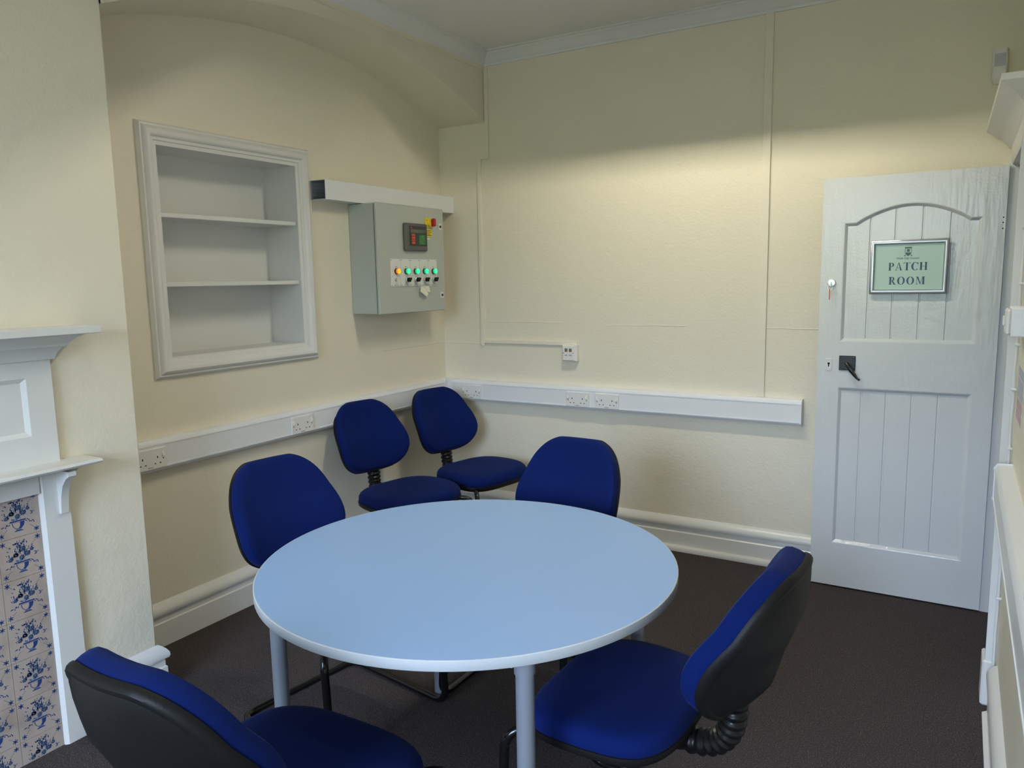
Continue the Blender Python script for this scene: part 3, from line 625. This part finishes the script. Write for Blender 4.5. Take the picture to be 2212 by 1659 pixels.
# vase (unit tile -0.5..0.5)
motif.append(([(-.17, -.13), (.17, -.13), (.185, -.095), (-.185, -.095)], 2))
motif.append(([(-.15, -.14), (.15, -.14), (.125, -.24), (.06, -.305), (-.06, -.305), (-.125, -.24)], 2)); motif.append(([(-.13, -.148), (.04, -.148), (.035, -.24), (0, -.292), (-.055, -.292), (-.11, -.235)], 0))
motif.append(([(-.05, -.31), (.05, -.31), (.075, -.345), (-.075, -.345)], 3)); motif.append(([(-.11, -.365), (.11, -.365), (.085, -.345), (-.085, -.345)], 2))
for dx, dy in ((0, .018), (0, -.018), (.018, 0), (-.018, 0)): disc(-.02+dx, -.205+dy, .013, 2, 8)
for k in range(5): leaf(-.01, -.30, .0, 0, 0, 2) if False else None
# bouquet
for k in range(46):
    a = rnd.uniform(0.05, PI-0.05); rr = rnd.uniform(.20, .40); x = rr*math.cos(a)*1.0; y = -.08+rr*math.sin(a)*1.12
    leaf(x, y, rnd.uniform(.05, .085), rnd.uniform(.016, .03), a+rnd.uniform(-1.0, 1.0), rnd.choice((2, 2, 2, 3)))
for s_ in (-1, 1):
    for k in range(7): leaf(s_*(.16+.03*k), -.12-.012*k+rnd.uniform(-.02, .03), .06, .022, -PI/2+s_*rnd.uniform(.2, 1.2), 2)
for x, y, r_ in ((0.02, .20, .075), (-.13, .08, .06), (.13, .06, .07), (-.24, .0, .05), (.24, .14, .045), (0, .0, .06), (-.07, .29, .04), (.02, .34, .03)):
    disc(x, y, r_, 3, 12, r_*.85)
    for k in range(8): leaf(x+r_*.5*math.cos(k*PI/4), y+r_*.5*math.sin(k*PI/4), r_*.75, r_*.35, k*PI/4, rnd.choice((2, 3, 4)))
    disc(x+.006, y, r_*.35, 2 if r_ > .045 else 4, 8); disc(x, y+.004, r_*.16, 0, 6)
for k in range(9): disc(-.13+.033*k, -.065+rnd.uniform(-.012, .02), .022, rnd.choice((4, 4, 0, 3)), 8)
for k in range(10):
    a = rnd.uniform(.5, PI-.5); leaf(.10*math.cos(a), -.02+.1*math.sin(a), .14, .02, a, 3)
for k in range(9): leaf(.03+rnd.uniform(-.07, .07), .33+rnd.uniform(0, .06), .06, .012, PI/2+rnd.uniform(-.7, .7), 2)
for sx in (-1, 1):
    for sy in (-1, 1):
        cx, cy_ = sx*.40, sy*.40
        for k in range(6): leaf(cx, cy_, .075, .026, k*PI/3+.4, rnd.choice((2, 2, 3)))
        disc(cx, cy_, .018, 3, 8)
        for k in (1, 2, 3): disc(cx-sx*(.045+.028*k), cy_-sy*(.045+.028*k)*.9, .0095, 2, 6)
for ci in range(2):
    yr = jl-0.001-ci*(tw+gr)
    for ri in range(7):
        zt_ = 0.882-0.0+0.0125-ri*(th+gr) if ri else 0.886
        top = 0.8815+0.0115-ri*(th+gr); bot = top-th; tp = min(top, 0.884); bt = max(bot, 0.0)
        if bt >= tp: continue
        b.box(xt-0.002, xt, yr-tw, yr, bt, tp, 0)
        for pts, m_ in motif:
            P3 = [(xt+0.0002+0.00004*(m_ == 0), yr-tw/2+x*tw, (top+bot)/2+y*th) for x, y in pts]
            if min(p[2] for p in P3) < bt+0.0005 or max(p[2] for p in P3) > tp-0.0005: continue
            b.poly(P3, m_)
# the slip on the other side and the row across the top
def tile_at(y0, w_, bt, tp, top):
    b.box(xt-0.002, xt, y0, y0+w_, bt, tp, 0)
    for pts, m_ in motif:
        P3 = [(xt+0.0002+0.00004*(m_ == 0), y0+w_/2+x*w_, top-th/2+y*th) for x, y in pts]
        if min(p[2] for p in P3) < bt+0.0005 or max(p[2] for p in P3) > tp-0.0005: continue
        b.poly(P3, m_)
for ci in range(2):
    for ri in range(7):
        top = 0.893-ri*(th+gr); bt = max(0, top-th); tp = min(top, .884)
        if tp > bt: tile_at(2*FY-jl+0.001+ci*(tw+gr), tw, bt, tp, top)
ya, yb2 = 2*FY-jl+0.001+2*(tw+gr), jl-0.001-2*(tw+gr); wq = (yb2-ya)/4
for k in range(4): tile_at(ya+k*wq, wq-gr, 0.760, 0.884, 0.893)
fp(b, 'tiled_slip', [M['tile'], M['grout'], M['delft'], M['delft2'], M['delft3']])
b = MB(); b.box(FX, FX+0.006, -3.551, -3.050, 0, 0.759); 
for k in range(8): b.box(FX+0.006, FX+0.03, -3.48+k*0.05, -3.47+k*0.05, 0.05, 0.30)
b.box(FX+0.004, FX+0.034, -3.50, -3.08, 0.30, 0.32); fp(b, 'fire_grate', M['soot'])

# ---------------------------------------------------------------- right wall things
o = tag(empty('motion_sensor', (2.998, 0, 2.42)), 'white wall motion sensor high in the corner above the door', 'sensor')
b = MB(); b.extrude([(-0.030, 0.0), (-0.030, -0.03), (-0.022, -0.044), (0.022, -0.044), (0.030, -0.03), (0.030, 0.0)], (0, 0, -0.055), (0, 0, 0.065), (1, 0, 0), (0, 1, 0))
b.add([(-.030, 0, -.055), (-.030, -.03, -.055), (-.022, -.044, -.055), (.022, -.044, -.055), (.030, -.03, -.055), (.030, 0, -.055), (-.02, -.0, -.075), (.02, 0, -.075), (-.016, -.02, -.075), (.016, -.02, -.075)],
      [(0, 1, 8, 6), (1, 2, 8), (2, 3, 9, 8), (3, 4, 9), (4, 5, 7, 9), (6, 8, 9, 7)]); b.build('sensor_body', M['socket'], o)
b = MB(); b.box(-0.021, 0.021, -0.0455, -0.0435, -0.008, 0.045); b.build('sensor_lens', M['lens'], o)
o = tag(empty('wall_switch_box', (XR, -1.20, 1.385)), 'white surface switch box on the right wall beside the door frame', 'switch box')
b = MB(); b.bbox(-0.040, 0, -0.075, 0.075, -0.045, 0.045, 0.004); b.build('box', M['pvc'], o)
b = MB(); b.bbox(-0.052, -0.040, -0.07, 0.07, -0.04, 0.04, 0.006); b.build('switch_plate', M['socket'], o)
b = MB(); b.bbox(-0.058, -0.051, 0.02, 0.05, -0.016, 0.016, 0.003); b.build('rocker_switch', M['socket'], o)
o = tag(empty('wall_notice', (XR-0.0015, -1.235, 1.13)), 'faded grey and red printed notice on the right wall below switch box', 'notice')
b = MB(); b.box(0, 0.001, -0.125, 0.125, -0.115, 0.13); b.build('notice_sheet', M['paper'], o)
b = MB()
for k in range(5): b.box(-0.0004, 0, -0.12, 0.12, 0.078-k*0.034, 0.108-k*0.034, 0 if k < 3 else 1)
b.build('notice_print', [M['notg'], M['notr']], o)
o = tag(empty('painted_cable', (XR-0.01, -1.055, 0)), 'white painted cable clipped up the outer edge of the door frame', 'cable')
b = MB(); pts = [(random.uniform(-0.0015, 0.0015), random.uniform(-0.002, 0.002), 0.2+k*0.092) for k in range(21)]
pts[0] = (0, 0, 0.17); b.tube(pts, 0.0045, 8); b.build('cable_run', M['gloss'], o)
for z in (0.42, 0.62, 0.74, 0.95, 1.15, 1.30, 1.50, 1.68, 1.88):
    b = MB(); b.bbox(-0.0075, 0.010, -0.012, 0.008, z-0.004, z+0.004, 0.002); b.build('cable_clip', M['gloss'], o)

# ---------------------------------------------------------------- table
TX, TY, TZ, TR = 1.704, -2.287, 0.735, 0.602
o = tag(empty('round_table', (TX, TY, 0)), 'round light blue meeting table with pale edge and silver legs', 'table')
b = MB(); b.lathe([(0, 0), (TR-0.003, 0)], (0, 0, TZ), (0, 0, 1), 128, smooth=False); b.lathe([(TR-0.003, 0), (TR-0.003, -0.003)], (0, 0, TZ), (0, 0, 1), 128); b.build('tabletop', M['top'], o)
b = MB(); b.lathe([(TR-0.003, 0), (TR-0.001, -0.0004), (TR, -0.0015)], (0, 0, TZ), (0, 0, 1), 128); b.lathe([(TR, -0.0015), (TR, -0.0245), (TR-0.002, -0.026)], (0, 0, TZ), (0, 0, 1), 128); b.lathe([(TR-0.002, -0.026), (0, -0.026)], (0, 0, TZ), (0, 0, 1), 128, smooth=False); b.build('edging', M['edge'], o, fixn=False)
LA = [math.radians(47+90*k) for k in range(4)]; LR = 0.545
for a in LA:
    x, y = LR*math.cos(a), LR*math.sin(a)
    b = MB(); b.lathe([(0.0215, 0.012), (0.0215, 0.665)], (x, y, 0), (0, 0, 1), 32); lg = b.build('leg', M['alu'], o)
    b = MB(); b.lathe([(0.0245, 0.662), (0.0245, 0.709)], (x, y, 0), (0, 0, 1), 32); b.lathe([(0.0215, 0.662), (0.0245, 0.662)], (x, y, 0), (0, 0, 1), 32, smooth=False); b.build('leg_collar', M['alu'], lg)
    b = MB(); b.lathe([(0.0, 0.0), (0.024, 0.0), (0.024, 0.010), (0.0215, 0.013)], (x, y, 0), (0, 0, 1), 24); b.build('foot', M['blk'], lg)
for k in range(4):
    a0, a1 = LA[k], LA[(k+1) % 4]; p = Vector((LR*math.cos(a0), LR*math.sin(a0), 0)); q = Vector((LR*math.cos(a1), LR*math.sin(a1), 0)); d = (q-p).normalized(); n_ = Vector((-d.y, d.x, 0))
    p = p+d*0.026; q = q-d*0.026
    b = MB(); b.extrude([(-0.012, 0.672), (0.012, 0.672), (0.012, 0.7085), (-0.012, 0.7085)], p, q, n_, (0, 0, 1)); b.build('under_rail', M['pvc'], o)

# ---------------------------------------------------------------- chairs
HB, WB, ZB, YBK, TH = 0.395, 0.44, 0.534, -0.251, 0.36
SW, SD, ZSEAT = 0.515, 0.40, 0.483
PT = [0, .03, .1, .2, .3, .45, .6, .75, .85, .93, .98, 1]; PW = [.46, .66, .86, .965, 1., .985, .93, .84, .74, .61, .46, .34]
def chaikin(p, it=2):
    for _ in range(it):
        q = []
        for i in range(len(p)):
            a, c = p[i], p[(i+1) % len(p)]; q += [(a[0]*.75+c[0]*.25, a[1]*.75+c[1]*.25), (a[0]*.25+c[0]*.75, a[1]*.25+c[1]*.75)]
        p = q
    return p
back_out = chaikin([(w*WB/2, t*HB) for t, w in zip(PT, PW)] + [(-w*WB/2, t*HB) for t, w in reversed(list(zip(PT, PW)))], 2)
def lumbar(v): t = v/HB; return 0.020*math.sin(PI*min(max((t)/0.62, 0), 1))**1.2 - 0.006*max(0, t-.6)/.4
def back_map(u, v, w):
    c = w - 0.052 + 0.042*(u/(WB/2))**2 + lumbar(v)
    return (u, YBK - v*math.sin(TH) + c*math.cos(TH), ZB + v*math.cos(TH) + c*math.sin(TH))
def loft(b, outline, rings, fmap, cen):
    n = len(outline); vs = []
    for s_, w in rings:
        for u, v in outline: vs.append(fmap(cen[0]+(u-cen[0])*s_, cen[1]+(v-cen[1])*s_, w))
    b.add(vs, [(i*n+k, i*n+(k+1) % n, (i+1)*n+(k+1) % n, (i+1)*n+k) for i in range(len(rings)-1) for k in range(n)], 0, True)
se = []
for k in range(72):
    a = 2*PI*k/72; c, s_ = math.cos(a), math.sin(a); nn = 3.4; r_ = (abs(c)**nn+abs(s_)**nn)**(-1/nn)
    fr_ = 1.0 - 0.05*max(0, -s_)
    se.append((r_*c*SW/2*fr_, r_*s_*SD/2))
def seat_map(u, v, w):
    t = v/(SD/2); s_ = u/(SW/2)
    z = ZSEAT-0.055 + w - 0.022*max(0, t)**2.2 - 0.004*max(0, -t)**2 + (-0.010*(1-min(1, s_*s_))*(1-t*t) if w > 0.03 else 0) - 0.008*abs(s_)**3
    return (u, v, z)
def bez(P, n):
    P = [Vector(p) for p in P]; out = []
    for k in range(n+1):
        Q = P[:]; t = k/n
        while len(Q) > 1: Q = [Q[i]*(1-t)+Q[i+1]*t for i in range(len(Q)-1)]
        out.append(Q[0])
    return out
def make_chair():
    o = empty('visitor_chair')
    b = MB(); loft(b, se, [(0.985, -0.002), (1.0, 0.004), (1.003, 0.018), (0.995, 0.030), (0.972, 0.041), (0.93, 0.049), (0.86, 0.0535), (0.72, 0.056), (0.5, 0.057), (0.25, 0.057), (0.001, 0.057)], seat_map, (0, 0)); b.build('seat', M['blue'], o)
    b = MB(); loft(b, se, [(0.99, 0.004), (1.012, 0.003), (1.016, -0.004), (1.008, -0.014), (0.96, -0.026), (0.80, -0.032), (0.4, -0.034), (0.001, -0.034)], seat_map, (0, 0)); b.build('seat_shell', M['blk'], o)
    cb = (0, HB*0.45)
    b = MB(); loft(b, back_out, [(0.985, -0.003), (1.0, 0.003), (1.004, 0.018), (0.996, 0.034), (0.972, 0.046), (0.93, 0.052), (0.86, 0.054), (0.72, 0.054), (0.5, 0.053), (0.25, 0.052), (0.001, 0.052)], back_map, cb); b.build('backrest', M['blue'], o)
    def shell_map(u, v, w):
        k = 0.028*math.exp(-((u/0.10)**2+((v-0.10)/0.10)**2)) if w < -0.03 else 0
        return back_map(u, v, w-k)
    b = MB(); loft(b, back_out, [(0.99, 0.004), (1.012, 0.002), (1.017, -0.004), (1.012, -0.011), (0.992, -0.017), (0.962, -0.019), (0.94, -0.018), (0.91, -0.022), (0.80, -0.032), (0.65, -0.042), (0.5, -0.050), (0.35, -0.051), (0.2, -0.052), (0.001, -0.052)], shell_map, cb); b.build('backrest_shell', M['blk'], o)
    path = bez([(0, -0.08, 0.385), (0, -0.25, 0.335), (0, -0.325, 0.385), (0, -0.30, 0.50), (0, -0.295, 0.59)], 96)
    b = MB(); b.tube(path, 0.03, 24, rfun=lambda i, N: 0.0285+0.0055*(0.5+0.5*math.sin(i*2*PI/6)), flat=1.12); b.build('bellows', M['rubber'], o)
    b = MB(); b.bbox(-0.09, 0.09, -0.13, 0.10, 0.390, 0.418, 0.006); b.build('seat_bracket', M['blk'], o)
    X, YF, YK, rt = 0.254, 0.235, -0.285, 0.013
    pts = [(-0.07, -0.02, 0.402), (-0.13, 0.06, 0.402), (-X, YF-0.02, 0.395), (-X, YF, rt), (-X, YK, rt), (X, YK, rt), (X, YF, rt), (X, YF-0.02, 0.395), (0.13, 0.06, 0.402), (0.07, -0.02, 0.402)]
    b = MB(); b.tube(fillet(pts, 0.055), rt, 14); b.build('cantilever_frame', M['blkgloss'], o)
    return o
CH = [(0.466, -1.006, -1.774, 'empty blue chair in the alcove against the left trunking, left of the corner pair'),
      (0.553, -0.442, -1.781, 'empty blue chair nearest the room corner, farthest from the round table'),
      (1.091, -2.175, -1.720, 'blue chair tucked in at the left side of the round table'),
      (1.579, -1.698, 3.118, 'blue chair tucked in at the far side of the round table'),
      (2.183, -2.269, 1.520, 'blue chair at the right of the table, seen from the side with black bellows'),
      (1.667, -2.922, 0.012, 'blue chair in the near left foreground, its black backrest shell towards us')]
ch0 = make_chair()
for i, (x, y, rz, lab) in enumerate(CH):
    o = ch0 if i == 0 else copy_tree(ch0)
    o.location = (x, y, 0); o.rotation_euler = (0, 0, rz); tag(o, lab, 'chair', 'blue visitor chairs')

# ---------------------------------------------------------------- lights
def fitting(x, y, label, power):
    o = tag(empty('ceiling_light', (x, y, H)), label, 'ceiling light')
    b = MB(); lx, ly, h = 0.45, 0.165, 0.131
    b.box(-lx, lx, -ly, ly, -0.012, 0)
    b.box(-lx, lx, -ly-0.004, -ly, -h, 0); b.box(-lx, lx, ly, ly+0.004, -h, 0); b.box(-lx-0.004, -lx, -ly, ly, -h, 0); b.box(lx, lx+0.004, -ly, ly, -h, 0)
    b.build('housing', M['lumg'], o)
    b = MB(); b.tube([(-0.41, 0, -0.032), (0.41, 0, -0.032)], 0.013, 12); tm = M['tube'].copy(); tm.node_tree.nodes['Principled BSDF'].inputs['Emission Strength'].default_value = power; b.build('fluorescent_tube', tm, o)
fitting(1.76, -1.15, 'open-bottomed strip light on the ceiling over the far half of the room', 285)
fitting(1.72, -3.05, 'open-bottomed strip light on the ceiling over the near half of the room', 60)
W = bpy.data.worlds.new('sky'); S.world = W; W.use_nodes = True; nt = W.node_tree; bg = nt.nodes['Background']
tc = nt.nodes.new('ShaderNodeTexCoord'); sp = nt.nodes.new('ShaderNodeSeparateXYZ'); rp = nt.nodes.new('ShaderNodeValToRGB')
nt.links.new(tc.outputs['Generated'], sp.inputs[0]); nt.links.new(sp.outputs['Z'], rp.inputs['Fac']); nt.links.new(rp.outputs['Color'], bg.inputs['Color'])
e = rp.color_ramp.elements; e[0].position = 0.0; e[0].color = (0.05, 0.065, 0.04, 1); e[1].position = 0.07; e[1].color = (0.18, 0.23, 0.30, 1)
e3 = rp.color_ramp.elements.new(0.32); e3.color = (0.57, 0.73, 1.0, 1)
e2 = rp.color_ramp.elements.new(0.05); e2.color = (0.08, 0.12, 0.06, 1)
bg.inputs['Strength'].default_value = 40.0
pl = bpy.data.lights.new('window_portal', 'AREA'); pl.shape = 'RECTANGLE'; pl.size = WX1-WX0; pl.size_y = WZ1-WZ0; pl.cycles.is_portal = True
po = bpy.data.objects.new('window_portal', pl); C.objects.link(po); po.location = ((WX0+WX1)/2, YR-0.24, (WZ0+WZ1)/2); po.rotation_euler = (PI/2, 0, 0)

# ---------------------------------------------------------------- camera
cx, cy, cz, yaw, pitch, roll, F = 2.9092, -4.0513, 1.5463, 0.5353, -0.138, -0.0188, 1634.9634
fw = Vector((-math.sin(yaw)*math.cos(pitch), math.cos(yaw)*math.cos(pitch), math.sin(pitch)))
rt = Vector((math.cos(yaw), math.sin(yaw), 0)); up = rt.cross(fw)
R2 = rt*math.cos(roll)+up*math.sin(roll); U2 = up*math.cos(roll)-rt*math.sin(roll)
cam = bpy.data.cameras.new('camera'); co = bpy.data.objects.new('camera', cam); C.objects.link(co)
mw = Matrix((R2, U2, -fw)).transposed().to_4x4(); mw.translation = (cx, cy, cz); co.matrix_world = mw
cam.sensor_width = 36; cam.sensor_fit = 'HORIZONTAL'; cam.lens = F/2212*36; cam.clip_start = 0.02
S.camera = co
vs = S.view_settings; vs.view_transform = 'Standard'; vs.look = 'None'; vs.gamma = 1; vs.use_curve_mapping = False; vs.exposure = 0.0
S.cycles.use_denoising = True; S.cycles.max_bounces = 8; S.cycles.diffuse_bounces = 5; S.cycles.sample_clamp_indirect = 6
